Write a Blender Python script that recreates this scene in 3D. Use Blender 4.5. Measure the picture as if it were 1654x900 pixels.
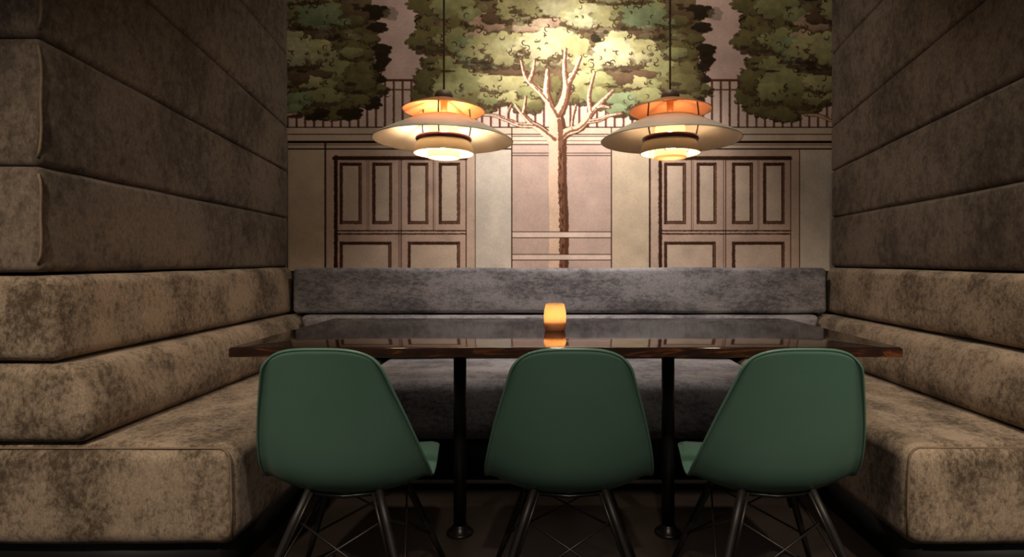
import bpy, math, random
import numpy as np
from mathutils import Vector, Matrix, noise as mnoise

for o in list(bpy.data.objects):
    bpy.data.objects.remove(o)
SC = bpy.context.scene
COL = SC.collection
R = math.radians

# ------------------------------------------------------------------ camera
CAMX, CAMZ, F = -0.06, 1.014, 900.0
cam_d = bpy.data.cameras.new('camera')
cam_d.sensor_width = 36.0
cam_d.lens = 36.0 * F / 1654.0
cam_d.shift_x = -58.0 / 1654.0
cam_d.shift_y = -32.0 / 1654.0
cam_d.clip_start = 0.02
cam = bpy.data.objects.new('camera', cam_d)
cam.location = (CAMX, 0, CAMZ)
cam.rotation_euler = (R(90), 0, 0)
COL.objects.link(cam)
SC.camera = cam

# ------------------------------------------------------------------ view, world
SC.view_settings.view_transform = 'Standard'
SC.view_settings.look = 'None'
SC.view_settings.gamma = 1.0
SC.view_settings.use_curve_mapping = False
SC.view_settings.exposure = 0.0
SC.cycles.use_denoising = True
SC.cycles.max_bounces = 10
SC.cycles.caustics_reflective = False
SC.cycles.caustics_refractive = False

w = bpy.data.worlds.new('dim_room')
SC.world = w
w.use_nodes = True
bg = w.node_tree.nodes['Background']
bg.inputs[0].default_value = (1.0, 0.92, 0.84, 1)
bg.inputs[1].default_value = 0.07


def lamp(name, kind, loc, target, energy, color, size=0.04, angle=60, blend=0.6):
    d = bpy.data.lights.new(name, kind)
    d.energy = energy
    d.color = color
    d.shadow_soft_size = size
    if kind == 'SPOT':
        d.spot_size = R(angle)
        d.spot_blend = blend
    o = bpy.data.objects.new(name, d)
    o.location = loc
    if target is not None:
        o.rotation_euler = (Vector(target) - Vector(loc)).to_track_quat('-Z', 'Y').to_euler()
    COL.objects.link(o)
    return o


WARM = (1.0, 0.84, 0.66)
SOFTW = (1.0, 0.90, 0.80)
# ceiling downlights: one washes the mural, two stand behind the chairs, two over the seat ends; the rest are added fill
lamp('mural_downlight_and_fill', 'SPOT', (0.10, 2.33, 2.83), (0.10, 3.27, 1.58), 210, (1.0, 0.94, 0.88), 0.04, 78, 1.0)
lamp('mural_downlight_and_fill', 'SPOT', (0.10, 2.33, 2.83), (0.10, 3.27, 2.2), 34, (1.0, 0.88, 0.74), 0.04, 165, 0.6)  # added wide weak spot, fills the dark upper corners of the mural
lamp('room_downlight_and_fill', 'SPOT', (-1.3, -0.5, 2.83), (-1.62, 1.75, 0.30), 270, WARM, 0.06, 50, 1.0)
lamp('room_downlight_and_fill', 'SPOT', (1.3, -0.5, 2.83), (1.64, 1.75, 0.42), 330, WARM, 0.06, 54, 1.0)
lamp('room_downlight_and_fill', 'SPOT', (0.05, -0.6, 2.83), (0.02, 1.6, 0.3), 165, WARM, 0.06, 42, 1.0)  # added fill that brightens the middle chair
lamp('added_rim_spot', 'SPOT', (0.0, 1.20, 2.83), (0.0, 1.42, 0.7), 55, SOFTW, 0.05, 88, 1.0)  # added spot so the chair tops catch a bright rim
lamp('bench_downlight', 'SPOT', (-0.35, 2.15, 2.83), (-1.2, 2.0, 0.5), 16, SOFTW, 0.05, 75, 1.0)
lamp('bench_downlight', 'SPOT', (0.35, 2.15, 2.83), (1.25, 2.0, 0.5), 16, SOFTW, 0.05, 75, 1.0)


# ------------------------------------------------------------------ material helpers
def lin(c):
    c = np.asarray(c, dtype=np.float64) / 255.0
    return np.where(c <= 0.04045, c / 12.92, ((c + 0.055) / 1.055) ** 2.4)


def rgba(r, g, b):
    v = lin((r, g, b))
    return (float(v[0]), float(v[1]), float(v[2]), 1.0)


class Mat:
    def __init__(self, name):
        self.m = bpy.data.materials.new(name)
        self.m.use_nodes = True
        self.nt = self.m.node_tree
        self.b = self.nt.nodes['Principled BSDF']
        self.out = self.nt.nodes['Material Output']

    def n(self, t, **kw):
        nd = self.nt.nodes.new(t)
        for k, v in kw.items():
            if k.startswith('i_'):
                key = k[2:]
                key = int(key) if key.isdigit() else key.replace('_', ' ')
                nd.inputs[key].default_value = v
            else:
                setattr(nd, k, v)
        return nd

    def l(self, a, b):
        self.nt.links.new(a, b)

    def set(self, **kw):
        for k, v in kw.items():
            self.b.inputs[k.replace('_', ' ')].default_value = v
        return self

    def mix(self, fac, a, b, blend='MIX'):
        x = self.nt.nodes.new('ShaderNodeMix')
        x.data_type = 'RGBA'
        x.blend_type = blend
        for sock, v in ((x.inputs[0], fac), (x.inputs[6], a), (x.inputs[7], b)):
            if hasattr(v, 'links'):
                self.l(v, sock)
            else:
                sock.default_value = v
        return x.outputs[2]

    def ramp(self, src, pts):
        r = self.nt.nodes.new('ShaderNodeValToRGB')
        els = r.color_ramp.elements
        while len(els) < len(pts):
            els.new(0.5)
        for e, (p, c) in zip(els, pts):
            e.position = p
            e.color = c if len(c) == 4 else (*c, 1)
        self.l(src, r.inputs[0])
        return r.outputs[0]

    def noise(self, vec, scale, detail=4, rough=0.55, dist=0.0):
        nz = self.n('ShaderNodeTexNoise')
        nz.inputs['Scale'].default_value = scale
        nz.inputs['Detail'].default_value = detail
        nz.inputs['Roughness'].default_value = rough
        nz.inputs['Distortion'].default_value = dist
        if vec is not None:
            self.l(vec, nz.inputs['Vector'])
        return nz.outputs[0]

    def coords(self, scale=(1, 1, 1)):
        tc = self.n('ShaderNodeTexCoord')
        mp = self.n('ShaderNodeMapping')
        mp.inputs['Scale'].default_value = scale
        self.l(tc.outputs['Object'], mp.inputs['Vector'])
        return mp.outputs[0]

    def bump(self, h, strength=0.3, dist=0.01):
        b = self.n('ShaderNodeBump')
        b.inputs['Strength'].default_value = strength
        b.inputs['Distance'].default_value = dist
        self.l(h, b.inputs['Height'])
        self.l(b.outputs[0], self.b.inputs['Normal'])


def velvet(name, base, dark, pale, blotch=0.5, stretch=(1, 1, 1), scale=10.0):
    """crushed velvet: brushed pile in pale and dark blotches"""
    M = Mat(name)
    v = M.coords(stretch)
    big = M.noise(v, scale * 0.42, 4, 0.55)
    mid = M.noise(v, scale * 3.6, 7, 0.78)
    fine = M.noise(v, scale * 11, 4, 0.7)
    c = M.mix(M.ramp(big, [(0.35, (0, 0, 0)), (0.65, (1, 1, 1))]), base, pale)
    add = M.n('ShaderNodeMath', operation='MULTIPLY_ADD')
    M.l(big, add.inputs[0])
    add.inputs[1].default_value = 0.6
    M.l(mid, add.inputs[2])
    mask = M.ramp(add.outputs[0], [(0.0, (1, 1, 1)), (0.64, (1, 1, 1)), (0.86, (0, 0, 0))])
    m2 = M.n('ShaderNodeMath', operation='MULTIPLY')
    M.l(mask, m2.inputs[0])
    m2.inputs[1].default_value = blotch
    c = M.mix(m2.outputs[0], c, dark)
    # fine vertical / horizontal weave and pile grain
    weave = M.noise(M.coords((60, 60, 9)), 6, 3, 0.6)
    c = M.mix(0.5, c, M.ramp(weave, [(0.3, (0.55, 0.55, 0.55)), (0.7, (1.2, 1.2, 1.2))]), 'MULTIPLY')
    c = M.mix(0.55, c, M.ramp(fine, [(0.3, (0.45, 0.45, 0.45)), (0.7, (1.4, 1.4, 1.4))]), 'MULTIPLY')
    M.l(c, M.b.inputs['Base Color'])
    M.set(Roughness=0.82, Sheen_Weight=0.12, Sheen_Roughness=0.5)
    M.b.inputs['Specular IOR Level'].default_value = 0.15
    M.bump(M.mix(0.4, mid, fine), 0.25, 0.006)
    return M.m


VELVET = velvet('velvet_taupe', rgba(150, 132, 112), rgba(66, 52, 38), rgba(172, 152, 130), 0.85, (1, 1, 0.75), 16)
VELVET_TOP = velvet('velvet_taupe_brushed', rgba(150, 132, 112), rgba(72, 58, 44), rgba(178, 160, 136), 0.75, (3.5, 0.7, 3.5), 9)
VELVET_WALL = velvet('velvet_taupe_shaded', rgba(112, 98, 86), rgba(56, 46, 38), rgba(128, 112, 98), 0.75, (1, 1, 0.7), 8)  # same taupe velvet, wall shade put into a darker colour
VELVET_BACK = velvet('velvet_taupe_cool_lit', rgba(136, 130, 132), rgba(66, 62, 66), rgba(158, 152, 154), 0.75, (0.6, 1, 1.2), 14)  # same taupe velvet, cooler light put into a greyer colour


def plain(name, col, rough=0.5, metal=0.0, noise_amt=0.0, scale=30, **kw):
    M = Mat(name)
    M.set(Roughness=rough, Metallic=metal, **kw)
    M.b.inputs['Base Color'].default_value = col
    nz = M.noise(M.coords(), scale, 4)
    k = 1 - noise_amt
    c = M.mix(1.0, col, M.ramp(nz, [(0.3, (k, k, k)), (0.7, (1, 1, 1))]), 'MULTIPLY')
    M.l(c, M.b.inputs['Base Color'])
    return M.m


BLACK_METAL = plain('black_powder_coat', rgba(26, 24, 23), 0.35, 0.3, 0.2)
BLACK_WIRE = plain('black_wire', rgba(58, 54, 50), 0.4, 0.7, 0.1)
BLACK_WOOD = plain('black_stained_wood', rgba(30, 25, 22), 0.5, 0.0, 0.35, 60)
PLINTH = plain('black_laminate', rgba(14, 12, 12), 0.6, 0.0, 0.2)
PLASTER = plain('dark_plaster', rgba(60, 55, 50), 0.9, 0.0, 0.15, 12)
FLOOR_M = plain('dark_floor', rgba(56, 47, 42), 0.42, 0.0, 0.45, 5)
PIPING = plain('piping_taupe', rgba(136, 116, 94), 0.85, 0.0, 0.3, 40)
CHAIR_G = plain('green_plastic', rgba(92, 128, 112), 0.36, 0.0, 0.06, 8)
GLASS_W = plain('cream_enamel', rgba(226, 208, 180), 0.45, 0.0, 0.04, 10)
SHADE_OUT = plain('cream_enamel_satin', rgba(214, 200, 176), 0.4, 0.0, 0.05, 10)
COPPER = plain('copper_enamel', rgba(226, 150, 96), 0.34, 0.35, 0.05, 10)
RING_M = plain('maroon_enamel', rgba(104, 40, 54), 0.3, 0.2, 0.1, 10)
BRONZE = plain('bronze_brown', rgba(112, 96, 74), 0.5, 0.15, 0.1, 10)
CORD_M = plain('cord_brown', rgba(122, 100, 70), 0.6, 0.0, 0.1, 60)
WAX = plain('wax_amber', rgba(200, 120, 60), 0.5, 0.0, 0.1, 10)


def emit(name, col, strength):
    M = Mat(name)
    e = M.n('ShaderNodeEmission')
    e.inputs[0].default_value = col
    e.inputs[1].default_value = strength
    M.l(e.outputs[0], M.out.inputs[0])
    return M.m


def opal(name, col, mixf=0.5):
    """frosted glass: scatters the light of the flame or bulb behind it"""
    M = Mat(name)
    tr = M.n('ShaderNodeBsdfTranslucent')
    tr.inputs[0].default_value = col
    M.b.inputs['Base Color'].default_value = col
    M.set(Roughness=0.35)
    mx = M.n('ShaderNodeMixShader')
    mx.inputs[0].default_value = mixf
    M.l(M.b.outputs[0], mx.inputs[1])
    M.l(tr.outputs[0], mx.inputs[2])
    M.l(mx.outputs[0], M.out.inputs[0])
    return M.m


CANDLE_GLASS = opal('frosted_amber_glass', rgba(255, 226, 190), 0.85)
OPAL = opal('opal_glass', rgba(255, 234, 208), 0.6)
BULB_LIT = emit('lit_opal_glass', (1.0, 0.80, 0.52, 1), 3.2)
FLAME = emit('candle_flame', (1.0, 0.70, 0.34, 1), 36)


def wood_table():
    M = Mat('lacquered_dark_wood')
    v = M.coords((1.0, 14, 14))
    g = M.noise(v, 2.2, 6, 0.6, 0.6)
    c = M.ramp(g, [(0.3, rgba(16, 10, 8)), (0.55, rgba(34, 22, 16)), (0.75, rgba(52, 36, 24))])
    M.l(c, M.b.inputs['Base Color'])
    M.set(Roughness=0.07)
    M.b.inputs['Specular IOR Level'].default_value = 0.8
    M.set(Coat_Weight=0.3, Coat_Roughness=0.04)
    return M.m


def wood_edge():
    M = Mat('worn_wood_edge')
    v = M.coords((2.2, 6, 14))
    g = M.noise(v, 2.6, 6, 0.65, 0.8)
    c = M.ramp(g, [(0.35, rgba(28, 14, 9)), (0.52, rgba(50, 26, 14)), (0.63, rgba(112, 64, 30)), (0.72, rgba(38, 20, 12))])
    M.l(c, M.b.inputs['Base Color'])
    M.set(Roughness=0.35)
    return M.m


TABLE_M, EDGE_M = wood_table(), wood_edge()


# ------------------------------------------------------------------ geometry helpers
def link(name, verts, faces, mat, parent=None, smooth=True):
    me = bpy.data.meshes.new(name)
    me.from_pydata([tuple(v) for v in verts], [], faces)
    me.validate()
    me.update()
    if mat is not None:
        me.materials.append(mat)
    if smooth:
        me.polygons.foreach_set('use_smooth', [True] * len(me.polygons))
    o = bpy.data.objects.new(name, me)
    COL.objects.link(o)
    if parent is not None:
        o.parent = parent
    return o


def tag(o, label, cat=None, group=None, kind=None):
    o['label'] = label
    if cat:
        o['category'] = cat
    if group:
        o['group'] = group
    if kind:
        o['kind'] = kind
    return o


def empty(name, loc, label, cat, group=None):
    o = bpy.data.objects.new(name, None)
    o.location = loc
    COL.objects.link(o)
    return tag(o, label, cat, group)


def axis_stops(lo, hi, r, n):
    k = 5
    a = [lo + r * (1 - math.cos(math.pi / 2 * i / k)) * 1.0 for i in range(k)]
    a = [lo + r * (i / k) for i in range(k)]
    b = [hi - r * (i / k) for i in range(k)][::-1]
    m = [lo + r + (hi - lo - 2 * r) * i / n for i in range(n + 1)]
    return a + m + b


def soft_box(lo, hi, r, n=(6, 6, 6), bulge=(0, 0, 0), warp=None, wob=0.0, seed=0, radii=None):
    """a closed rounded box, its faces puffed out like upholstery; returns verts, faces"""
    st = [axis_stops(lo[a], hi[a], r, n[a]) for a in range(3)]
    cnt = [len(s) for s in st]
    mid = [(lo[a] + hi[a]) / 2 for a in range(3)]
    half = [(hi[a] - lo[a]) / 2 for a in range(3)]
    idx, verts, faces = {}, [], []

    def vert(i, j, k):
        key = (i, j, k)
        if key in idx:
            return idx[key]
        p = Vector((st[0][i], st[1][j], st[2][k]))
        inner = Vector([min(max(p[a], lo[a] + r), hi[a] - r) for a in range(3)])
        d = p - inner
        if d.length > 1e-9:
            m = max(abs(d.x), abs(d.y), abs(d.z))
            p = inner + d.normalized() * m
        t = [(p[a] - mid[a]) / half[a] for a in range(3)]
        q = p.copy()
        for a in range(3):
            if bulge[a]:
                b, c = (a + 1) % 3, (a + 2) % 3
                q[a] += bulge[a] * t[a] * max(0, 1 - t[b] ** 2) ** 0.6 * max(0, 1 - t[c] ** 4) ** 0.6
        if wob:
            nv = mnoise.noise_vector(p * 5.0 + Vector((seed, seed * 2, 0)))
            q += Vector(nv) * wob
        if warp:
            q = warp(q)
        idx[key] = len(verts)
        verts.append(q)
        return idx[key]

    X, Y, Z = cnt[0] - 1, cnt[1] - 1, cnt[2] - 1
    for i in range(X):
        for j in range(Y):
            faces.append((vert(i, j, 0), vert(i, j + 1, 0), vert(i + 1, j + 1, 0), vert(i + 1, j, 0)))
            faces.append((vert(i, j, Z), vert(i + 1, j, Z), vert(i + 1, j + 1, Z), vert(i, j + 1, Z)))
    for i in range(X):
        for k in range(Z):
            faces.append((vert(i, 0, k), vert(i + 1, 0, k), vert(i + 1, 0, k + 1), vert(i, 0, k + 1)))
            faces.append((vert(i, Y, k), vert(i, Y, k + 1), vert(i + 1, Y, k + 1), vert(i + 1, Y, k)))
    for j in range(Y):
        for k in range(Z):
            faces.append((vert(0, j, k), vert(0, j, k + 1), vert(0, j + 1, k + 1), vert(0, j + 1, k)))
            faces.append((vert(X, j, k), vert(X, j + 1, k), vert(X, j + 1, k + 1), vert(X, j, k + 1)))
    return verts, faces


def flip_x(vf, off):
    v, f = vf
    return [Vector((off - p.x, p.y, p.z)) for p in v], [tuple(reversed(q)) for q in f]


def box(lo, hi):
    x0, y0, z0 = lo
    x1, y1, z1 = hi
    v = [(x0, y0, z0), (x1, y0, z0), (x1, y1, z0), (x0, y1, z0), (x0, y0, z1), (x1, y0, z1), (x1, y1, z1), (x0, y1, z1)]
    f = [(0, 3, 2, 1), (4, 5, 6, 7), (0, 1, 5, 4), (1, 2, 6, 5), (2, 3, 7, 6), (3, 0, 4, 7)]
    return v, f


def tube(pts, rad, seg=12, cap=True):
    """sweep a circle along pts; rad is one radius or one per point"""
    pts = [Vector(p) for p in pts]
    rad = rad if isinstance(rad, (list, tuple)) else [rad] * len(pts)
    v, f = [], []
    up = Vector((0, 0, 1))
    t0 = (pts[1] - pts[0]).normalized()
    a = t0.orthogonal().normalized() if abs(t0.dot(up)) > 0.95 else t0.cross(up).normalized()
    for i, p in enumerate(pts):
        t = (pts[min(i + 1, len(pts) - 1)] - pts[max(i - 1, 0)]).normalized()
        a = (a - t * a.dot(t)).normalized()
        b = t.cross(a)
        for k in range(seg):
            th = 2 * math.pi * k / seg
            v.append(p + (a * math.cos(th) + b * math.sin(th)) * rad[i])
    for i in range(len(pts) - 1):
        for k in range(seg):
            k2 = (k + 1) % seg
            f.append((i * seg + k, i * seg + k2, (i + 1) * seg + k2, (i + 1) * seg + k))
    if cap:
        f.append(tuple(range(seg))[::-1])
        n = (len(pts) - 1) * seg
        f.append(tuple(range(n, n + seg)))
    return v, f


def join(*vfs):
    V, Fc = [], []
    for v, f in vfs:
        n = len(V)
        V += list(v)
        Fc += [tuple(i + n for i in q) for q in f]
    return V, Fc


def lathe(prof, seg=64, close=False):
    """revolve (r, z) pairs; close joins the last to the first"""
    v, f = [], []
    for r, z in prof:
        for k in range(seg):
            a = 2 * math.pi * k / seg
            v.append(Vector((r * math.cos(a), r * math.sin(a), z)))
    n = len(prof)
    for i in range(n if close else n - 1):
        j = (i + 1) % n
        for k in range(seg):
            k2 = (k + 1) % seg
            f.append((i * seg + k, i * seg + k2, j * seg + k2, j * seg + k))
    return v, f


def catmull(pts, n=6):
    P = [Vector(p) for p in pts]
    P = [P[0] * 2 - P[1]] + P + [P[-1] * 2 - P[-2]]
    out = []
    for i in range(1, len(P) - 2):
        a, b, c, d = P[i - 1], P[i], P[i + 1], P[i + 2]
        for s in range(n):
            t = s / n
            out.append(0.5 * ((2 * b) + (c - a) * t + (2 * a - 5 * b + 4 * c - d) * t * t + (3 * b - a - 3 * c + d) * t ** 3))
    out.append(P[-2])
    return out


def shell_profile(pts, thick, n=5):
    """thin closed lathe profile offset to both sides of a smooth (r, z) line"""
    L = catmull([(r, z, 0) for r, z in pts], n)
    outer, inner = [], []
    for i, p in enumerate(L):
        t = (L[min(i + 1, len(L) - 1)] - L[max(i - 1, 0)]).normalized()
        nrm = Vector((-t.y, t.x, 0))
        outer.append((max(p.x + nrm.x * thick / 2, 0.0005), p.y + nrm.y * thick / 2))
        inner.append((max(p.x - nrm.x * thick / 2, 0.0005), p.y - nrm.y * thick / 2))
    return outer + inner[::-1]


# ------------------------------------------------------------------ the setting
YW = 3.27            # back wall
YF = 1.662           # front ends of the side benches
tag(link('floor', *box((-3.2, -3.0, -0.06), (3.2, 3.45, 0.0)), FLOOR_M, smooth=False),
    'dark brown floor under the table and the chairs', 'floor', kind='structure')
tag(link('ceiling', *box((-3.2, -3.0, 2.86), (3.2, 3.45, 2.95)), PLASTER, smooth=False),
    'dark ceiling over the booth, above the frame', 'ceiling', kind='structure')
tag(link('wall_back', *box((-2.0, YW + 0.006, 0.0), (2.0, 3.42, 2.86)), PLASTER, smooth=False),
    'rear wall of the booth that carries the tree mural', 'wall', kind='structure')


def slanted(z0f, z0b, z1f, z1b):
    def wfun(p):
        s = (p.y - YF) / (YW - YF)
        a = z0f + (z0b - z0f) * s
        b = z1f + (z1b - z1f) * s
        return Vector((p.x, p.y, a + (b - a) * p.z))
    return wfun


SEAMS = [(0.973, 0.968), (1.292, 1.252), (1.677, 1.521), (2.08, 1.775), (2.50, 2.20), (2.855, 2.855)]
for side in (0, 1):
    wl = link('wall_left' if side == 0 else 'wall_right', *(box((-2.1, YF + 0.03, 0.0), (-1.875, YW, 2.86)) if side == 0
              else box((1.89, YF + 0.03, 0.0), (2.115, YW, 2.86))), PLASTER, smooth=False)
    tag(wl, 'booth partition upholstered with stitched shade-darkened velvet panels, beside the '
        + ('bench whose end shows stacked cushions' if side == 0 else 'bench cut off by the frame'), 'wall', kind='structure')
    for k in range(5):
        (a, b), (c, d) = SEAMS[k], SEAMS[k + 1]
        wf = slanted(a, b, c, d)

        def warp(q, wf=wf):
            return wf(q)
        # built in a unit-high box so the rounding follows the slanted seams
        h = (c + d - a - b) / 2
        g = 0.02

        def wfun(q, a=a, b=b, c=c, d=d, h=h):
            s = (q.y - YF) / (YW - YF)
            zl, zh = a + (b - a) * s, c + (d - c) * s
            return Vector((q.x, q.y, zl + (zh - zl) * q.z / h))
        vf = soft_box((-1.862, YF, 0.0), (-1.578, YW - 0.012, h), g, (3, 22, 6), (0.010, 0.004, 0), wfun, 0.003, k + side * 7)
        if side:
            vf = flip_x(vf, 0.015)
        link('upholstered_panel', *vf, VELVET_WALL, wl)
        sp = []
        for i in range(13):
            t = i / 12
            zz = a + 0.025 + (c - a - 0.05) * t
            sp.append((-1.5835 + 0.0085 * max(0, 1 - (2 * t - 1) ** 4) ** 0.6 + 0.0012 * math.sin(37 * zz), YF + 0.0035, zz))
        vf = tube(sp, 0.0035, 8)
        if side:
            vf = flip_x(vf, 0.015)
        link('seam', *vf, PIPING, wl)

# ------------------------------------------------------------------ banquettes


def side_bench(side):
    bench = empty('banquette', (-1.44 if side == 0 else 1.455, (YF + YW) / 2, 0),
                  'taupe velvet banquette along the partition, its whole arm end with stacked cushions in view' if side == 0 else
                  'taupe velvet banquette opposite, its seat corner in front and its cushion ends out of frame',
                  'bench', 'velvet banquettes around the table')
    L = Vector(bench.location)

    def put(name, vf, mat):
        v, f = flip_x(vf, 0.015) if side else vf
        return link(name, [p - L for p in v], f, mat, bench)

    v, f = box((-1.85, YF + 0.05, 0.0), (-1.075, YW - 0.02, 0.155))
    put('plinth', ([Vector(p) for p in v], f), PLINTH)

    def wseat(q):
        # the inner side leans in a little towards the bottom front
        return Vector((q.x, q.y, q.z))
    put('seat_base', soft_box((-1.85, YF, 0.148), (-1.0, YW - 0.012, 0.448), 0.05, (12, 20, 5), (0.0, 0.0, 0.012), wseat, 0.004, 3 + side),
        VELVET)

    def wlow(q):
        t = max(0.0, (q.z - 0.45) / 0.25)
        lean = -0.055 * t ** 1.6 - 0.02 * max(0, 0.3 - t) / 0.3
        k = min(max((q.x + 1.86) / 0.3, 0), 1)
        return Vector((q.x + lean * k, q.y, q.z))
    put('back_cushion', soft_box((-1.85, YF + 0.004, 0.458), (-1.43, YW - 0.012, 0.696), 0.035, (4, 22, 5), (0.012, 0.004, 0), wlow, 0.003, 5 + side), VELVET)

    def wbol(q):
        t = (q.z - 0.70) / 0.265
        k = min(max((q.x + 1.86) / 0.3, 0), 1)
        return Vector((q.x - 0.022 * t * k, q.y, q.z))
    put('bolster', soft_box((-1.85, YF + 0.002, 0.704), (-1.530, YW - 0.012, 0.963), 0.032, (4, 22, 5), (0.014, 0.004, 0), wbol, 0.003, 9 + side), VELVET)

    # piping around the front ends
    ys = YF + (0.006 if side else 0.0)
    pts = [(-1.84, ys + 0.018, 0.444)] + [(-1.84 + 0.79 * i / 10, ys + 0.018, 0.442) for i in range(1, 11)]
    arc = [(-1.05 + 0.036 * math.sin(a), ys + 0.018 - 0.006 * math.sin(a), 0.404 + 0.038 * math.cos(a)) for a in [R(x) for x in range(10, 91, 10)]]
    pts = pts + arc + [(-1.012, ys + 0.012, 0.36), (-1.010, ys + 0.012, 0.26), (-1.010, ys + 0.012, 0.17)]
    v, f = tube(pts, 0.0035, 8)
    put('piping', (v, f), PIPING)
    return bench


side_bench(0)
side_bench(1)

back = empty('banquette', (0, 2.9, 0), 'taupe velvet banquette coloured greyer for its light, under the mural, running behind the table', 'bench', 'velvet banquettes around the table')
BL = Vector((0, 2.9, 0))


def bput(name, vf, mat):
    v, f = vf
    return link(name, [Vector(p) - BL for p in v], f, mat, back)


bput('plinth', box((-0.98, 2.60, 0.0), (0.995, YW - 0.02, 0.19)), PLINTH)
bput('seat_base', soft_box((-0.975, 2.54, 0.185), (0.99, YW - 0.014, 0.448), 0.04, (24, 8, 5), (0, 0.004, 0.01), None, 0.003, 21), VELVET_BACK)


def wback(q):
    t = max(0.0, (q.z - 0.45) / 0.25)
    lean = 0.055 * t ** 1.6 + 0.02 * max(0, 0.3 - t) / 0.3
    cx = 0.0075
    return Vector((cx + (q.x - cx) * (1.412 + lean) / 1.412, q.y, q.z))


bput('back_cushion', soft_box((-1.394, 3.105, 0.458), (1.409, YW - 0.014, 0.696), 0.03, (40, 4, 5), (0, 0.012, 0), wback, 0.003, 22), VELVET_BACK)
bput('bolster', soft_box((-1.504, 3.150, 0.704), (1.519, YW - 0.014, 0.962), 0.022, (40, 4, 6), (0, 0.008, 0), None, 0.003, 23), VELVET_BACK)

# ------------------------------------------------------------------ mural (flat print: drawn as paint on a fine mesh)
PX0, PX1, PY0, PY1 = 462.0, 1348.0, -88.0, 438.0      # paper extents in print units (1 unit = 1/275 m)
SS = 2.5
rng = np.random.default_rng(7)
W, H = int((PX1 - PX0) * SS), int((PY1 - PY0) * SS)
PERIOD = 523.6


def vnoise(h, w, cell, seed, octaves=3):
    r = np.random.default_rng(seed)
    out = np.zeros((h, w), np.float32)
    amp, tot = 1.0, 0.0
    for _ in range(octaves):
        gh, gw = int(h / cell) + 3, int(w / cell) + 3
        g = r.random((gh, gw)).astype(np.float32)
        yy = np.arange(h) / cell
        xx = np.arange(w) / cell
        y0, x0 = yy.astype(int), xx.astype(int)
        fy, fx = (yy - y0)[:, None], (xx - x0)[None, :]
        fy, fx = fy * fy * (3 - 2 * fy), fx * fx * (3 - 2 * fx)
        a = g[y0][:, x0] * (1 - fx) + g[y0][:, x0 + 1] * fx
        b = g[y0 + 1][:, x0] * (1 - fx) + g[y0 + 1][:, x0 + 1] * fx
        out += amp * (a * (1 - fy) + b * fy)
        tot += amp
        amp *= 0.5
        cell = max(cell / 2, 1.0)
    return out / tot


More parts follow.
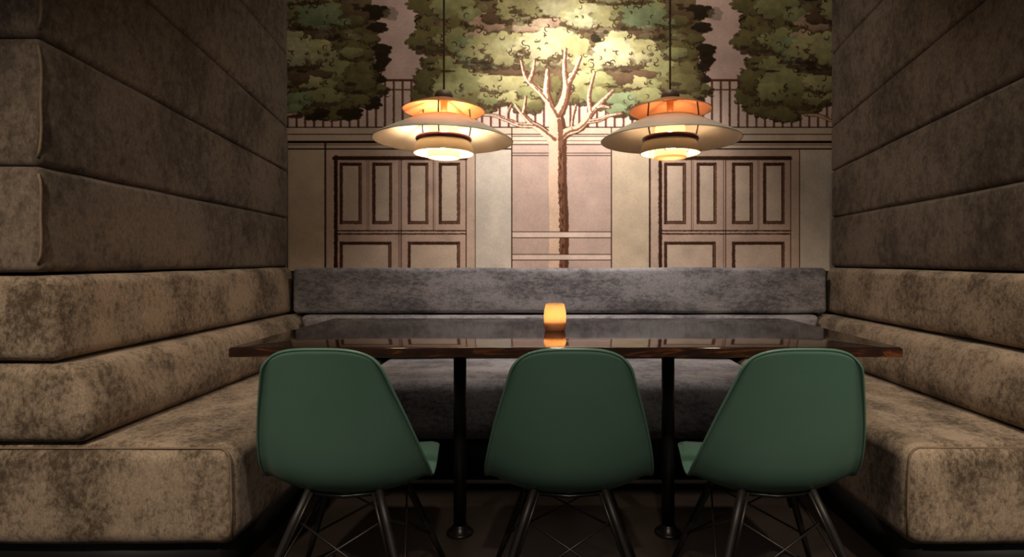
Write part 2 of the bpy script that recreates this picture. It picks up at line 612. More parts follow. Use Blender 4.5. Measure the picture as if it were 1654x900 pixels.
class Canvas:
    def __init__(self, x0, y0, x1, y1, alpha=False):
        self.x0, self.y0 = x0, y0
        self.w, self.h = int(round((x1 - x0) * SS)), int(round((y1 - y0) * SS))
        self.c = np.zeros((self.h, self.w, 3), np.float32)
        self.a = np.zeros((self.h, self.w), np.float32)
        self.n1 = vnoise(self.h, self.w, 9 * SS, 11, 4)
        self.n2 = vnoise(self.h, self.w, 3 * SS, 12, 2)

    def win(self, x0, y0, x1, y1):
        i0 = max(0, int((x0 - self.x0) * SS) - 2)
        i1 = min(self.w, int((x1 - self.x0) * SS) + 3)
        j0 = max(0, int((y0 - self.y0) * SS) - 2)
        j1 = min(self.h, int((y1 - self.y0) * SS) + 3)
        if i1 <= i0 or j1 <= j0:
            return None
        X = self.x0 + (np.arange(i0, i1) + 0.5) / SS
        Y = self.y0 + (np.arange(j0, j1) + 0.5) / SS
        return (slice(j0, j1), slice(i0, i1)), X[None, :].astype(np.float32), Y[:, None].astype(np.float32)

    def put(self, sl, col, al):
        al = np.clip(al, 0, 1)
        col = np.asarray(col, np.float32)
        self.c[sl] = self.c[sl] * (1 - al[..., None]) + col * al[..., None]
        self.a[sl] = self.a[sl] + al * (1 - self.a[sl])

    def rect(self, x0, y0, x1, y1, col, al=1.0):
        wn = self.win(x0, y0, x1, y1)
        if wn is None:
            return
        sl, X, Y = wn
        d = np.minimum(np.minimum(X - x0, x1 - X), np.minimum(Y - y0, y1 - Y) + 0 * X)
        self.put(sl, col, np.clip(d * SS + 0.5, 0, 1) * al)

    def stroke(self, pts, wid, col, al=1.0, jit=0.0):
        """polyline with tapering width (full widths)"""
        if not isinstance(wid, (list, tuple)):
            wid = [wid] * len(pts)
        xs = [p[0] for p in pts]
        ys = [p[1] for p in pts]
        m = max(wid) + 2
        wn = self.win(min(xs) - m, min(ys) - m, max(xs) + m, max(ys) + m)
        if wn is None:
            return
        sl, X, Y = wn
        D = np.full((Y.shape[0], X.shape[1]), -99, np.float32)
        for (ax, ay), (bx, by), wa, wb in zip(pts[:-1], pts[1:], wid[:-1], wid[1:]):
            dx, dy = bx - ax, by - ay
            L2 = dx * dx + dy * dy + 1e-9
            t = np.clip(((X - ax) * dx + (Y - ay) * dy) / L2, 0, 1)
            dist = np.hypot(X - ax - t * dx, Y - ay - t * dy)
            D = np.maximum(D, (wa + (wb - wa) * t) / 2 - dist)
        if jit:
            D = D + (self.n2[sl] - 0.5) * jit
        self.put(sl, col, np.clip(D * SS + 0.5, 0, 1) * al)

    def blob(self, cx, cy, rx, ry, col, k=None, rim=1.0, rimcol=(60, 42, 28), al=1.0, amp=0.16, r=rng, shade=0.0, edge=1.7):
        if k is None:
            k = max(7, int((rx + ry) / 3.4))
        wn = self.win(cx - rx * 1.25, cy - ry * 1.25, cx + rx * 1.25, cy + ry * 1.25)
        if wn is None:
            return
        sl, X, Y = wn
        u, v = (X - cx) / rx, (Y - cy) / ry
        th = np.arctan2(v + 0 * u, u + 0 * v)
        rho = np.hypot(u, v)
        ph = r.random() * 6.28
        warp = 0.35 * np.sin(2 * th + r.random() * 6.28) + 0.2 * np.sin(3 * th + r.random() * 6.28)
        Rr = 1 - amp + amp * np.abs(np.sin(k * th / 2 + ph + warp)) ** 0.8
        Rr = Rr + 0.07 * np.sin(3 * th + r.random() * 6.28) + 0.05 * np.sin(5 * th + r.random() * 6.28)
        Rr = Rr + (self.n1[sl] - 0.5) * 0.14
        d = (Rr - rho) * min(rx, ry)
        base = np.asarray(col, np.float32)
        f = (0.90 + 0.24 * (self.n1[sl] - 0.5) - 0.10 * v)[..., None]
        tint = base * np.clip(f, 0.4, 1.15)
        if shade:
            tint = tint * (1 - shade * np.clip(v * 0.6 + u * 0.25, 0, 1))[..., None]
        a0 = np.clip(d * SS + 0.5, 0, 1) * al
        self.put(sl, tint, a0)
        if rim > 0:
            wdir = np.clip(0.35 + 0.75 * np.sin(th) + 0.25 * np.cos(th), 0, 1)
            br = np.clip((self.n2[sl] - 0.38) * 6, 0, 1)
            e = np.exp(-((d - edge * 0.3) / edge) ** 2 * 1.2)
            self.put(sl, rimcol, e * wdir * br * rim * (d > -0.9))

    def curl(self, x, y, rad, a0, span, col=(58, 40, 26), wmax=1.7):
        n = 9
        pts, wd = [], []
        for i in range(n):
            t = i / (n - 1)
            a = a0 + span * t
            rr = rad * (1 - 0.35 * t)
            pts.append((x + rr * math.cos(a), y + rr * math.sin(a)))
            wd.append(0.5 + wmax * math.sin(math.pi * min(1, t * 0.9 + 0.08)))
        self.stroke(pts, wd, col, 0.9)


PAPER = (214, 188, 168)
LINE = (58, 32, 20)
art = Canvas(PX0, PY0, PX1, PY1)
art.rect(PX0 - 5, PY0 - 5, PX1 + 5, PY1 + 5, PAPER)
art.rect(PX0 - 5, PY0 - 5, PX1 + 5, 131, (206, 176, 164))            # sky
art.rect(PX0 - 5, 131, PX1 + 5, 206, (214, 188, 174))                # behind the railing
# railing
art.rect(PX0 - 5, 128.5, PX1 + 5, 132.2, (92, 52, 38))
art.rect(PX0 - 5, 144.5, PX1 + 5, 146.8, (96, 58, 44))
x = 465.0
while x < PX1:
    art.stroke([(x, 130), (x, 206)], 3.0, (92, 54, 40), 0.95, 0.8)
    art.stroke([(x + 1.9, 132), (x + 1.9, 206)], 1.0, (150, 112, 92), 0.8)
    x += 14.27
# string course above the doors
art.rect(PX0 - 5, 206, PX1 + 5, 241, (204, 182, 160))
art.stroke([(PX0, 206.3), (PX1, 206.3)], 1.8, LINE)
art.stroke([(PX0, 217.5), (PX1, 217.5)], 1.5, LINE)
for a, b in ((PX0, 826.5), (988, PX1)):
    art.stroke([(a, 230), (b, 230)], 4.2, (44, 22, 14))
    art.stroke([(a, 241.2), (b, 241.2)], 2.4, (44, 22, 14))
    art.stroke([(a, 234.6), (b, 234.6)], 0.9, LINE)
# centre bay with the tree
art.rect(827, 220, 988, PY1 + 5, (194, 168, 154))
art.rect(827, 221, 988, 234, (214, 190, 170))
for y, wd in ((221, 1.2), (228, 0.8), (234, 1.6), (247.8, 1.2), (251.8, 1.4)):
    art.stroke([(827, y), (988, y)], wd, LINE, 0.9)


def bay(ox):
    """one pair of painted doors with its pilasters; ox shifts the print repeat"""
    def S(x0, y0, x1, y1, wd, jit=0.0, col=LINE):
        art.stroke([(x0 + ox, y0), (x1 + ox, y1)], wd, col, 0.95, jit)
    B = PY1 + 4
    art.rect(464.5 + ox, 242.5, 526 + ox, B, (200, 178, 152))          # pilaster
    art.rect(768 + ox, 242.5, 827 + ox, B, (204, 190, 174))
    art.rect(526 + ox, 242.5, 768 + ox, B, (196, 168, 148))
    art.rect(545 + ox, 259, 753 + ox, B, (192, 162, 144))
    S(526, 231, 526, B, 3.2, 0.5, (46, 24, 15))
    S(464.4, 232, 464.4, B, 1.4)
    S(543, 254, 543, B, 6.0, 1.2, (50, 27, 17))                        # frame in shade
    S(540, 256.5, 753, 256.5, 5.6, 0.8, (52, 29, 18))
    S(753.4, 254, 753.4, B, 1.6)
    S(767.9, 242, 767.9, B, 1.5)
    S(827, 232, 827, B, 1.6)
    S(540, 253.2, 755, 253.2, 0.9)
    # meeting stiles and rails
    S(645, 259, 645, B, 1.3); S(648.6, 259, 648.6, B, 1.5)
    S(593.3, 259, 593.3, 373, 1.0); S(596, 259, 596, 373, 0.7, 0, (130, 96, 76))
    S(700.5, 259, 700.5, 373, 1.0); S(703, 259, 703, 373, 0.7, 0, (130, 96, 76))
    S(545, 373.4, 753, 373.4, 2.2, 0.9); S(545, 378.4, 753, 378.4, 2.2, 0.9)
    for (x0, x1, y0, y1) in ((549.8, 583.8, 264, 362), (602.3, 633.3, 264, 362), (659.4, 691.8, 264, 362), (709.7, 743, 264, 362),
                             (549.8, 632, 391.5, 470), (659.4, 743, 391.5, 470)):
        art.rect(x0 + ox, y0, x1 + ox, y1, (118, 84, 64))
        art.rect(x0 + 4 + ox, y0 + 4, x1 - 4 + ox, y1 - 4, (200, 176, 156))
        for q, wd in ((0, 1.2), (3.6, 1.8)):
            art.stroke([(x0 + q + ox, y0 + q), (x1 - q + ox, y0 + q), (x1 - q + ox, y1 - q), (x0 + q + ox, y1 - q), (x0 + q + ox, y0 + q)],
                       wd, (56, 32, 22), 0.9, 0.8)
        S(x0 + 1.5, y0 + 1.5, x1 - 1.5, y0 + 1.5, 2.6, 1.0, (62, 36, 24))
        S(x0 + 1.5, y0, x0 + 1.5, y1, 2.2, 1.0, (70, 42, 30))


for k in (-1, 0, 1):
    bay(k * PERIOD)
# the centre bay again over the neighbouring shift
art.rect(828, 252.6, 987.2, PY1 + 5, (192, 164, 150))

# one tree on its own layer, repeated across the print
T = Canvas(634, PY0, 1172, PY1)
DK, BR, OL, MG, LG, HL, TE = (54, 44, 30), (108, 84, 62), (118, 108, 68), (150, 146, 98), (184, 174, 122), (206, 198, 154), (140, 150, 110)
PK = (196, 160, 134)
rb = np.random.default_rng(3)


def B_(x, y, rx, ry, c, **kw):
    T.blob(x, y, rx, ry, c, r=rb, **kw)


# crown mass in shade first
for (x, y, rx, ry) in ((900, -60, 225, 60), (900, -10, 205, 55), (720, 40, 45, 60), (760, 80, 75, 60), (860, 60, 110, 85), (960, 60, 110, 90),
                       (1050, 90, 75, 75), (1100, 50, 36, 60), (1095, 120, 42, 48), (745, 140, 70, 36), (700, 150, 30, 30), (735, 176, 36, 20),
                       (1030, 150, 60, 40), (820, 140, 70, 34), (1060, 172, 45, 22), (985, 152, 46, 28), (850, 155, 34, 22)):
    B_(x, y, rx, ry, (116, 98, 70), rim=0.4, amp=0.10, k=26)
# edge lobes, each with its scalloped outline
for (x, y, rx, ry, c) in ((706, 172, 30, 20, OL), (742, 186, 32, 13, OL), (684, 156, 22, 18, OL), (780, 176, 26, 11, OL), (1062, 180, 36, 16, OL), (1034, 184, 22, 12, DK),
                          (1090, 184, 22, 11, DK), (1120, 164, 22, 15, DK), (1096, 158, 30, 20, OL), (1132, 146, 20, 13, OL), (1010, 176, 26, 14, OL),
                          (1128, 128, 19, 11, DK), (1142, 98, 13, 10, DK), (1140, 82, 17, 12, DK), (1134, 110, 14, 8, DK), (1134, 45, 17, 9, DK), (1130, 20, 25, 13, DK),
                          (1122, 64, 16, 9, OL), (684, 36, 14, 10, DK), (690, 38, 16, 12, OL), (690, 8, 32, 20, OL), (684, 130, 16, 14, OL)):
    B_(x, y, rx, ry, c, rim=1.2)
# leaf masses from the back to the front: (x, y, rx, ry, tone)
MASS = ((735, 12, 38, 26, MG), (750, 46, 32, 24, OL), (762, 26, 20, 14, MG), (698, 64, 42, 20, OL), (722, 66, 24, 14, MG), (742, 66, 24, 22, MG),
        (770, 66, 22, 18, PK), (792, 36, 30, 16, PK), (800, 30, 26, 11, BR), (705, 104, 28, 14, OL), (735, 108, 34, 18, MG), (700, 130, 32, 22, OL),
        (742, 134, 44, 24, MG), (728, 150, 32, 17, MG), (780, 140, 40, 22, MG), (772, 162, 32, 13, OL), (800, 158, 30, 13, MG), (815, 134, 42, 18, LG), (832, 158, 28, 11, LG), (856, 150, 22, 12, MG),
        (850, 170, 24, 11, MG), (866, 172, 14, 10, OL), (830, 116, 46, 8, BR), (790, 82, 58, 29, TE), (795, 78, 50, 24, LG), (826, 80, 46, 28, LG),
        (880, 70, 56, 38, LG), (885, 68, 46, 30, HL), (930, 78, 24, 22, LG), (850, 46, 24, 9, PK), (840, 14, 42, 22, LG), (880, 6, 56, 22, LG), (910, 10, 44, 20, HL),
        (890, 38, 34, 8, PK), (950, 24, 46, 26, LG), (945, 30, 34, 18, HL), (990, 22, 40, 24, LG), (1035, 24, 48, 28, MG), (1040, 26, 40, 22, TE), (1000, -8, 60, 14, LG),
        (980, 60, 30, 9, BR), (966, 62, 12, 10, DK), (1040, 58, 34, 8, BR), (1060, 96, 46, 24, MG), (1050, 88, 44, 22, LG), (1005, 82, 48, 30, LG), (992, 86, 34, 24, HL),
        (950, 104, 26, 16, LG), (1085, 72, 24, 12, OL), (1100, 86, 30, 17, OL), (1092, 86, 20, 10, MG), (1088, 50, 22, 12, OL), (1098, 30, 26, 14, BR), (1096, 34, 18, 9, OL),
        (1080, 38, 13, 8, TE), (1074, 118, 40, 18, MG), (1106, 116, 28, 16, OL), (1104, 134, 30, 15, OL), (1060, 138, 36, 14, OL), (1036, 122, 28, 9, BR), (1030, 140, 40, 15, MG),
        (1022, 134, 28, 11, LG), (1048, 156, 36, 13, MG), (1000, 128, 26, 10, BR), (970, 132, 24, 16, MG), (985, 146, 24, 12, OL), (936, 130, 18, 15, LG),
        (942, 152, 17, 16, MG), (928, 160, 10, 8, OL), (966, 154, 18, 14, MG), (1006, 162, 26, 13, TE), (998, 178, 18, 10, TE))
for (x, y, rx, ry, c) in MASS:
    if c not in (BR, DK, PK):
        T.blob(x + rb.normal() * 1.2, y + 3.5 + ry * 0.12, rx, ry, (96, 76, 54), r=rb, rim=0.35, amp=0.17, al=0.85, k=max(7, int((rx + ry) / 4.6)))
    B_(x, y, rx, ry, c, shade=0.10, amp=0.15, k=max(7, int((rx + ry) / 4.6)), rim=0.75 if c in (LG, HL, TE, MG) else 0.5)
# soft highlights and washes of colour
for _ in range(60):
    x, y = 900 + rb.normal() * 80, 52 + rb.normal() * 36
    T.blob(x, y, 7 + rb.random() * 14, 4 + rb.random() * 9, (216, 208, 166) if rb.random() < 0.6 else (170, 176, 128), r=rb, rim=0, al=0.3, k=7)
# leaf curls, thick along the shaded gaps
luma = T.c.mean(axis=2)
for _ in range(1900):
    x, y = 655 + rb.random() * 500, -20 + rb.random() * 218
    i, j = int((x - T.x0) * SS), int((y - T.y0) * SS)
    if not (6 < i < T.w - 6 and 6 < j < T.h - 6) or T.a[j, i] < 0.9:
        continue
    g = abs(luma[j, i + 5] - luma[j, i - 5]) + abs(luma[j + 5, i] - luma[j - 5, i])
    if rb.random() < min(0.75, 0.012 + g / 110):
        T.curl(x, y, 2.2 + rb.random() * 3.2, rb.random() * 6.28, 2.6 + rb.random() * 1.8, (62, 44, 28), 0.9 + rb.random() * 1.0)
for _ in range(45):
    x, y = 660 + rb.random() * 490, rb.random() * 185
    i, j = int((x - T.x0) * SS), int((y - T.y0) * SS)
    if T.a[j, i] > 0.9 and luma[j, i] < 112:
        T.blob(x, y, 5 + rb.random() * 9, 2 + rb.random() * 3, DK, r=rb, rim=0, al=0.75, k=7, amp=0.35)

for (x, y, rx, ry, c) in ((898, 150, 17, 34, BR), (899, 138, 9, 16, OL), (893, 160, 8, 12, OL)):
    B_(x, y, rx, ry, c)
# trunk and boughs
BARK, BSH = (222, 186, 160), (92, 58, 42)


def bough(pts, wd):
    P = catmull([(a, b, 0) for a, b in pts], 5)
    n = len(P)
    ws = []
    for i in range(n):
        t = i / (n - 1) * (len(wd) - 1)
        k = min(int(t), len(wd) - 2)
        ws.append(wd[k] + (wd[k + 1] - wd[k]) * (t - k))
    Q = [(p.x, p.y) for p in P]
    T.stroke([(a + 0.16 * b2 + 0.7, b + 0.3) for (a, b), b2 in zip(Q, ws)], [q * 1.06 + 2.0 for q in ws], BSH, 1, 1.6)
    return Q, ws


BO = [([(899, 445), (900, 360), (898, 300), (898, 250), (898, 215), (897, 196)], (26, 25, 24, 23, 23, 20)),
      ([(896, 188), (888, 172), (882, 150), (883, 132), (884, 114)], (16, 11, 9, 7, 4)),
      ([(884, 164), (872, 150), (855, 134), (847, 121), (841, 98)], (8, 6, 5, 4, 2)),
      ([(854, 133), (860, 117), (863, 98)], (5, 4, 2)),
      ([(898, 188), (909, 166), (914, 142), (911, 112), (913, 80)], (16, 12, 9, 5, 3)),
      ([(914, 140), (927, 118), (938, 92)], (7, 5, 2.5)),
      ([(892, 226), (882, 217), (869, 207), (858, 200), (843, 184), (832, 170)], (15, 12, 10, 8, 5, 3)),
      ([(844, 184), (847, 172), (849, 156)], (4, 3, 2)),
      ([(860, 203), (838, 202), (818, 194), (797, 187), (776, 186)], (7, 6, 5, 4, 2)),
      ([(900, 226), (915, 214), (933, 208), (947, 195), (954, 183), (969, 167), (991, 146)], (14, 12, 11, 9, 8, 6, 2.5)),
      ([(948, 197), (968, 194), (984, 187), (1004, 184)], (6, 5, 4, 2)),
      ([(954, 182), (951, 166), (952, 148), (960, 118)], (7, 5, 4, 2)),
      ([(960, 175), (972, 172), (984, 174)], (5, 4, 2.5)),
      ([(923, 208), (925, 190), (930, 170)], (3, 2.5, 2)),
      ([(818, 194), (820, 182), (826, 170)], (3, 2.5, 1.5))]
done = [bough(p, wd) for p, wd in BO]
for Q, ws in done:
    T.stroke(Q, ws, BARK, 1, 0.9)
for Q, ws in done:                                                  # bark modelled with a brown right flank
    T.stroke([(a + 0.34 * b2, b) for (a, b), b2 in zip(Q, ws)], [q * 0.34 for q in ws], (112, 72, 52), 0.9, 2.6)
for _ in range(60):
    y = 235 + rb.random() * 195
    x = 903 + rb.random() * 8
    T.stroke([(x, y), (x + rb.normal(), y + 5)], 1.4, (66, 40, 28), 0.8)


def lay(cv, layer, ox):
    i0 = int(round((layer.x0 + ox - cv.x0) * SS))
    a0, a1 = max(0, i0), min(cv.w, i0 + layer.w)
    if a1 <= a0:
        return
    s0 = a0 - i0
    al = layer.a[:, s0:s0 + a1 - a0][..., None]
    h = min(cv.h, layer.h)
    cv.c[:h, a0:a1] = cv.c[:h, a0:a1] * (1 - al[:h]) + layer.c[:h, s0:s0 + a1 - a0] * al[:h]


def trim_trunk(layer):
    return layer


for k in (-1, 1, 0):
    lay(art, T, k * PERIOD)
# tie rails across the trunk
for y0, y1 in ((375, 384.5), (411.5, 420.5)):
    art.rect(828, y0, 987.5, y1, (222, 196, 178))
    art.stroke([(828, y0), (988, y0)], 1.3, LINE, 0.9)
    art.stroke([(828, y1), (988, y1)], 1.3, LINE, 0.9)
art.stroke([(827.2, 206), (827.2, 440)], 1.6, LINE)
art.stroke([(987.8, 206), (987.8, 440)], 1.6, LINE)
# paper grain
gr = vnoise(art.h, art.w, 2.0 * SS, 31, 2) - 0.5
gr2 = vnoise(art.h, art.w, 26 * SS, 32, 3) - 0.5
art.c *= (1 + 0.09 * gr + 0.16 * gr2)[..., None]

STEP = 0.8
nx, ny = int((PX1 - PX0) / STEP) + 1, int((PY1 - PY0) / STEP) + 1
gx = PX0 + np.arange(nx) * STEP
gy = PY0 + np.arange(ny) * STEP
# box-filter down to the mesh grid
k = int(SS * STEP)
ii = np.clip(((gx - PX0) * SS).astype(int), 0, art.w - 1 - k)
jj = np.clip(((gy - PY0) * SS).astype(int), 0, art.h - 1 - k)
acc = np.zeros((ny, nx, 3), np.float32)
for dj in range(k):
    for di in range(k):
        acc += art.c[jj + dj][:, ii + di]
acc /= k * k
colr = lin(np.clip(acc, 0, 255)).astype(np.float32)
S = 1 / 275.0
WX = CAMX + (gx - 885.0) * S
WZ = CAMZ + (418.0 - gy) * S
co = np.zeros((ny, nx, 3), np.float32)
co[..., 0] = WX[None, :]
co[..., 2] = WZ[:, None]
me = bpy.data.meshes.new('mural')
nv, nf = nx * ny, (nx - 1) * (ny - 1)
# a thin sheet: printed face, four corner points behind it close the edge
me.vertices.add(nv + 4)
back_pts = np.array([[WX[0], 0.004, WZ[0]], [WX[-1], 0.004, WZ[0]], [WX[-1], 0.004, WZ[-1]], [WX[0], 0.004, WZ[-1]]], np.float32)
me.vertices.foreach_set('co', np.concatenate([co.reshape(-1), back_pts.reshape(-1)]))
I = (np.arange(ny - 1)[:, None] * nx + np.arange(nx - 1)[None, :]).reshape(-1)
quads = np.stack([I, I + nx, I + nx + 1, I + 1], axis=1).astype(np.int32)
quads = np.concatenate([quads, [[nv, nv + 1, nv + 2, nv + 3]]]).astype(np.int32)
me.loops.add(quads.size)
me.loops.foreach_set('vertex_index', quads.reshape(-1))
me.polygons.add(nf + 1)
me.polygons.foreach_set('loop_start', np.arange(0, quads.size, 4, dtype=np.int32))
me.polygons.foreach_set('loop_total', np.full(nf + 1, 4, np.int32))
me.update(calc_edges=True)
att = me.color_attributes.new('print', 'FLOAT_COLOR', 'POINT')
cc = np.ones((nv + 4, 4), np.float32)
cc[:nv, :3] = colr.reshape(-1, 3)
att.data.foreach_set('color', cc.reshape(-1))
MM = Mat('printed_mural_paper')
at = MM.n('ShaderNodeAttribute')
at.attribute_name = 'print'
MM.l(at.outputs['Color'], MM.b.inputs['Base Color'])
MM.set(Roughness=0.9)
MM.b.inputs['Specular IOR Level'].default_value = 0.1
MM.bump(MM.noise(MM.coords(), 320, 2), 0.15, 0.002)
me.materials.append(MM.m)
mural = bpy.data.objects.new('mural', me)
mural.location = (0, YW, 0)
COL.objects.link(mural)
tag(mural, 'drawn wallpaper mural of a spreading tree before panelled doors and railings on the rear wall', 'mural')

# ------------------------------------------------------------------ table
TX0, TX1, TY0, TY1, TZ = -1.006, 0.992, 1.652, 2.466, 0.75
tb = empty('dining_table', ((TX0 + TX1) / 2, (TY0 + TY1) / 2, 0), 'long dark glossy wooden table on two slim black posts, between the banquettes', 'table')
TL = Vector(tb.location)


def tput(name, vf, mat, smooth=True):
    v, f = vf
    return link(name, [Vector(p) - TL for p in v], f, mat, tb, smooth)


tput('tabletop', soft_box((TX0, TY0 + 0.004, TZ - 0.026), (TX1, TY1, TZ), 0.003, (6, 4, 1)), TABLE_M)
edge = tput('edge_band', box((TX0, TY0, TZ - 0.028), (TX1, TY0 + 0.005, TZ - 0.003)), EDGE_M, False)
edge['label'] = 'worn brown front edge with orange grain'
for px in (-0.385, 0.384):
    tput('post', tube([(px, 2.06, 0.008), (px, 2.06, 0.35), (px, 2.06, TZ - 0.03)], 0.0235, 24), BLACK_METAL)
    v, f = lathe([(0.001, 0), (0.048, 0), (0.050, 0.004), (0.046, 0.010), (0.03, 0.014), (0.028, 0.03), (0.0236, 0.034)], 40)
    tput('floor_flange', ([p + Vector((px, 2.06, 0)) for p in v], f), BLACK_METAL)
    tput('mounting_plate', box((px - 0.13, 1.93, TZ - 0.032), (px + 0.13, 2.19, TZ - 0.026)), BLACK_METAL, False)

# ------------------------------------------------------------------ candle
cn = empty('candle_holder', (-0.034, 2.05, TZ), 'small glowing amber frosted glass candle holder in the middle of the table', 'candle holder')
prof = [(0.002, 0.0), (0.032, 0.0), (0.0365, 0.004), (0.0392, 0.02), (0.0408, 0.04), (0.0408, 0.055), (0.0390, 0.075), (0.0345, 0.096), (0.0325, 0.0985),
        (0.0310, 0.096), (0.0355, 0.075), (0.0372, 0.055), (0.0372, 0.04), (0.0358, 0.02), (0.033, 0.007), (0.002, 0.006)]
link('glass_cup', *lathe(prof, 48), CANDLE_GLASS, cn)
link('wax', *lathe([(0.001, 0.008), (0.030, 0.008), (0.033, 0.014), (0.0345, 0.034), (0.031, 0.036), (0.008, 0.034), (0.001, 0.033)], 40), WAX, cn)
link('wick', *tube([(0, 0, 0.032), (0.0005, 0, 0.046)], 0.001, 8), BLACK_METAL, cn)
link('flame', *lathe([(0.0005, 0.044), (0.004, 0.048), (0.0062, 0.055), (0.005, 0.064), (0.0025, 0.073), (0.0004, 0.080)], 20), FLAME, cn)
lp = lamp('candle_light', 'POINT', (-0.034, 2.05, TZ + 0.062), None, 0.12, (1.0, 0.62, 0.34), 0.008)

# ------------------------------------------------------------------ pendants


def pendant(x, y, rot, label, lit, power):
    p = empty('pendant_lamp', (x, y, 1.37), label, 'pendant lamp', 'tiered pendant lamps over the table')
    p.rotation_euler = (0, 0, rot)
    z = -1.37

    def lz(prof):
        return [(r, h + z) for r, h in prof]
    sh = link('main_shade', *lathe(shell_profile(lz([(0.100, 1.520), (0.125, 1.508), (0.16, 1.490), (0.20, 1.470), (0.235, 1.451), (0.250, 1.440)]), 0.0022), 96, True), SHADE_OUT, p)
    sh['label'] = 'wide cream main shade'
    ts = link('top_shade', *lathe(shell_profile(lz([(0.028, 1.592), (0.055, 1.586), (0.09, 1.573), (0.125, 1.560), (0.148, 1.549)]), 0.002), 80, True), COPPER, p)
    ts['label'] = 'copper coloured upper shade'
    link('lower_shade', *lathe(shell_profile(lz([(0.086, 1.444), (0.090, 1.440), (0.099, 1.425), (0.105, 1.408), (0.107, 1.394)]), 0.0022), 72, True), GLASS_W, p)
    rg = link('ring', *lathe(lz([(0.087, 1.440), (0.098, 1.440), (0.101, 1.446), (0.099, 1.453), (0.087, 1.453), (0.085, 1.446)]), 64, True), RING_M, p)
    rg['label'] = 'maroon ring'
    # opal parts around the bulb
    link('inner_diffuser', *lathe(shell_profile(lz([(0.052, 1.464), (0.052, 1.482), (0.050, 1.502), (0.046, 1.518)]), 0.002), 48, True), OPAL, p)
    df = link('bottom_diffuser', *lathe(lz([(0.0555, 1.380), (0.0575, 1.3785), (0.0580, 1.384), (0.0580, 1.402), (0.0555, 1.402), (0.0555, 1.380)]), 48), OPAL, p)
    ds = link('diffuser_disc', *lathe(lz([(0.0005, 1.3775), (0.045, 1.3775), (0.0553, 1.380), (0.0553, 1.3825), (0.0005, 1.3805)]), 48), BULB_LIT if lit else OPAL, p)
    if lit:
        ds['label'] = 'brightly lit bottom disc'
    link('socket', *lathe(lz([(0.0005, 1.594), (0.012, 1.594), (0.013, 1.585), (0.012, 1.535), (0.0005, 1.53)]), 32), COPPER, p)
    link('cap', *lathe(lz([(0.0005, 1.622), (0.018, 1.622), (0.028, 1.618), (0.033, 1.606), (0.034, 1.592), (0.0005, 1.590)]), 40), BRONZE, p)
    link('cord', *tube([(0, 0, 1.62 + z), (0, 0, 2.2 + z), (0, 0, 2.842 + z)], 0.0035, 8), CORD_M, p)
    link('ceiling_rose', *lathe(lz([(0.0005, 2.86), (0.05, 2.86), (0.05, 2.84), (0.03, 2.835), (0.0005, 2.834)]), 32), BRONZE, p)
    bz = 1.430 if lit else 1.418
    link('bulb', *lathe(lz([(0.0005, bz - 0.019)] + [(0.019 * math.sin(R(t)), bz - 0.019 * math.cos(R(t))) for t in range(20, 161, 20)]
                           + [(0.007, bz + 0.024), (0.007, 1.535), (0.0005, 1.536)]), 32), emit('bulb_glow', (1.0, 0.78, 0.52, 1), power), p)
    for k in range(3):
        a = 2 * math.pi * k / 3 - math.pi / 2
        c, s = math.cos(a), math.sin(a)
        pts = catmull([(0.092 * c, 0.092 * s, 1.447 + z), (0.100 * c, 0.100 * s, 1.478 + z), (0.104 * c, 0.104 * s, 1.515 + z), (0.098 * c, 0.098 * s, 1.572 + z)], 4)
        link('strut', *tube(pts, 0.0026, 8), BLACK_METAL, p)
        a2 = a + 0.55
        c, s = math.cos(a2), math.sin(a2)
        link('arm', *tube([(0.058 * c, 0.058 * s, 1.398 + z), (0.075 * c, 0.075 * s, 1.42 + z), (0.09 * c, 0.09 * s, 1.444 + z)], 0.002, 6), BRONZE, p)
        link('spoke', *tube([(0.020 * c, 0.020 * s, 1.540 + z), (0.06 * c, 0.06 * s, 1.530 + z), (0.104 * c, 0.104 * s, 1.517 + z)], 0.003, 6), BRONZE, p)
    return p


pendant(-0.437, 2.02, 0.0, 'tiered cream and copper pendant lamp with a bright white bottom disc, one strut in front', True, 480)
pendant(0.383, 2.02, R(60), 'tiered cream and copper pendant lamp with a dull tan bottom disc, two struts in front', False, 85)


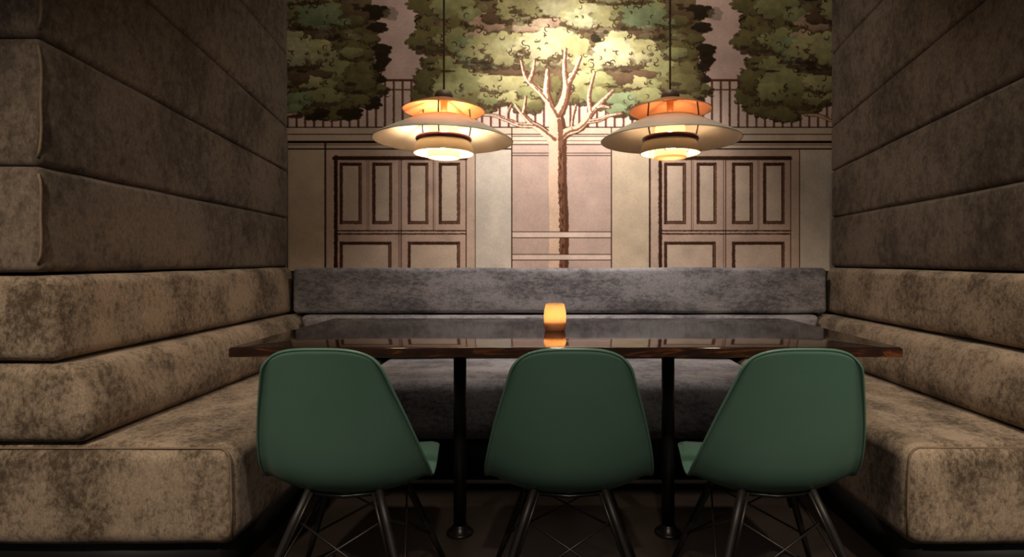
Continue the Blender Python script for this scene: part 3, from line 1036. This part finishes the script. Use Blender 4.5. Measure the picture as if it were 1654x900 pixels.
# ------------------------------------------------------------------ chairs
def chair_shell():
    prof = catmull([(0, 0.000, 0.788), (0, 0.018, 0.730), (0, 0.042, 0.655), (0, 0.070, 0.570), (0, 0.100, 0.485), (0, 0.135, 0.410), (0, 0.190, 0.351),
                    (0, 0.260, 0.342), (0, 0.340, 0.358), (0, 0.420, 0.390), (0, 0.475, 0.396), (0, 0.510, 0.386), (0, 0.532, 0.358)], 12)
    # even out the curve: resample by length and smooth
    A = np.array([[p.y, p.z] for p in prof])
    seg = np.r_[0, np.cumsum(np.hypot(*np.diff(A, axis=0).T))]
    N = 241
    q = np.linspace(0, 1, N)
    Y = np.interp(q, seg / seg[-1], A[:, 0])
    Z = np.interp(q, seg / seg[-1], A[:, 1])

    def smooth(a, w):
        e = np.r_[2 * a[0] - a[w:0:-1], a, 2 * a[-1] - a[-2:-w - 2:-1]]
        kk = np.hanning(2 * w + 1)
        return np.convolve(e, kk / kk.sum(), 'valid')
    Y, Z = smooth(Y, 14), smooth(Z, 14)
    dY, dZ = np.gradient(Y), np.gradient(Z)
    ln = np.hypot(dY, dZ)
    NY, NZ = -dZ / ln, dY / ln

    def tab(t, w=26):
        return smooth(np.interp(q, [a for a, _ in t], [b for _, b in t]), w)
    WTs = tab([(0, 0.134), (0.05, 0.143), (0.105, 0.157), (0.255, 0.193), (0.38, 0.218), (0.50, 0.234), (0.58, 0.236), (0.70, 0.228), (0.82, 0.217), (0.92, 0.206), (1, 0.192)])
    CTs = tab([(0, 0.014), (0.10, 0.024), (0.22, 0.038), (0.34, 0.052), (0.44, 0.064), (0.52, 0.068), (0.62, 0.054), (0.75, 0.034), (0.88, 0.014), (1, -0.004)])

    def sample(arr, s):
        return float(np.interp(s, q, arr))
    NU, NV = 40, 64
    P = []
    for j in range(NV + 1):
        row = []
        for i in range(NU + 1):
            u = math.sin(math.pi / 2 * (-1 + 2 * i / NU))
            au = min(abs(u), 1.0)
            s0 = 0.085 * (1 - (1 - au ** 3.0) ** (1 / 2.4))
            s1 = 1 - 0.11 * (1 - (1 - au ** 2.6) ** (1 / 2.4))
            s = s0 + (s1 - s0) * j / NV
            wv, cv = sample(WTs, s), sample(CTs, s)
            bend = cv * au ** 2.4
            lip = max(0.0, (au - 0.90) / 0.10)
            bend -= 0.010 * lip ** 1.5
            row.append(Vector((u * wv + (0.004 * lip if u > 0 else -0.004 * lip), sample(Y, s) + sample(NY, s) * bend, sample(Z, s) + sample(NZ, s) * bend)))
        P.append(row)
    th = 0.0055
    V, Fc = [], []
    for sgn in (0, 1):
        for j in range(NV + 1):
            for i in range(NU + 1):
                du = P[j][min(i + 1, NU)] - P[j][max(i - 1, 0)]
                dv = P[min(j + 1, NV)][i] - P[max(j - 1, 0)][i]
                nn = du.cross(dv).normalized()
                V.append(P[j][i] + nn * (th * (0.5 if sgn else -0.5)))
    m = (NU + 1) * (NV + 1)

    def id_(s, j, i):
        return s * m + j * (NU + 1) + i
    for j in range(NV):
        for i in range(NU):
            Fc.append((id_(1, j, i), id_(1, j, i + 1), id_(1, j + 1, i + 1), id_(1, j + 1, i)))
            Fc.append((id_(0, j, i), id_(0, j + 1, i), id_(0, j + 1, i + 1), id_(0, j, i + 1)))
    ring = [(0, i) for i in range(NU)] + [(j, NU) for j in range(NV)] + [(NV, i) for i in range(NU, 0, -1)] + [(j, 0) for j in range(NV, 0, -1)]
    for a, b in zip(ring, ring[1:] + ring[:1]):
        Fc.append((id_(0, *a), id_(0, *b), id_(1, *b), id_(1, *a)))
    loop = [P[j][i] for j, i in ring]
    return V, Fc, loop


def make_chair():
    c = empty('shell_chair', (0, 1.385, 0), '', 'chair', 'green shell chairs along the near side of the table')
    V, Fc, loop = chair_shell()
    link('shell', V, Fc, CHAIR_G, c)
    rm = link('rim', *tube(loop + loop[:2], 0.0042, 8, False), CHAIR_G, c)
    tops, feet = [], []
    for sx in (-1, 1):
        for (ty, fy) in ((0.185, 0.055), (0.375, 0.475)):
            t = Vector((sx * 0.098, ty, 0.366 if ty < 0.3 else 0.370))
            ft = Vector((sx * 0.232, fy, 0.0))
            link('leg', *tube([ft, ft.lerp(t, 0.3), ft.lerp(t, 0.75), t], [0.008, 0.0105, 0.012, 0.0105], 16), BLACK_WOOD, c)
            tops.append(t)
            feet.append(ft)
            # slim metal bracket along the inside of each leg
            off = Vector((-sx * 0.013, 0.012 if ty > 0.3 else -0.012, 0))
            link('bracket', *tube([ft.lerp(t, 0.55) + off, t + off + Vector((0, 0, -0.006))], 0.0045, 8), BLACK_WIRE, c)

    def wire(i, j):
        a = feet[i].lerp(tops[i], 0.80)
        b = feet[j].lerp(tops[j], 0.30)
        link('brace', *tube([a, a.lerp(b, 0.5), b], 0.0032, 8), BLACK_WIRE, c)
    for i, j in ((0, 2), (2, 0), (1, 3), (3, 1), (0, 1), (1, 0), (2, 3), (3, 2)):
        wire(i, j)
    for i, j in ((0, 2), (1, 3)):
        link('cross_rail', *tube([tops[i] - Vector((0, 0, 0.012)), (tops[i] + tops[j]) / 2 - Vector((0, 0, 0.022)), tops[j] - Vector((0, 0, 0.012))], 0.006, 10), BLACK_METAL, c)
    return c


def copy_thing(o):
    n = o.copy()
    COL.objects.link(n)
    for ch in list(o.children):
        k = ch.copy()
        COL.objects.link(k)
        k.parent = n
    return n


chair = make_chair()
chair['label'] = 'green moulded shell chair in the middle of the three, in front of the candle'
chair.location = (0.0, 1.385, 0)
for x, lab in ((-0.634, 'leftmost of the three green moulded shell chairs, beside the banquette with stacked cushion ends'),
               (0.585, 'rightmost of the three green moulded shell chairs, beside the banquette without visible cushion ends')):
    k = copy_thing(chair)
    k.location = (x, 1.385, 0)
    k['label'] = lab
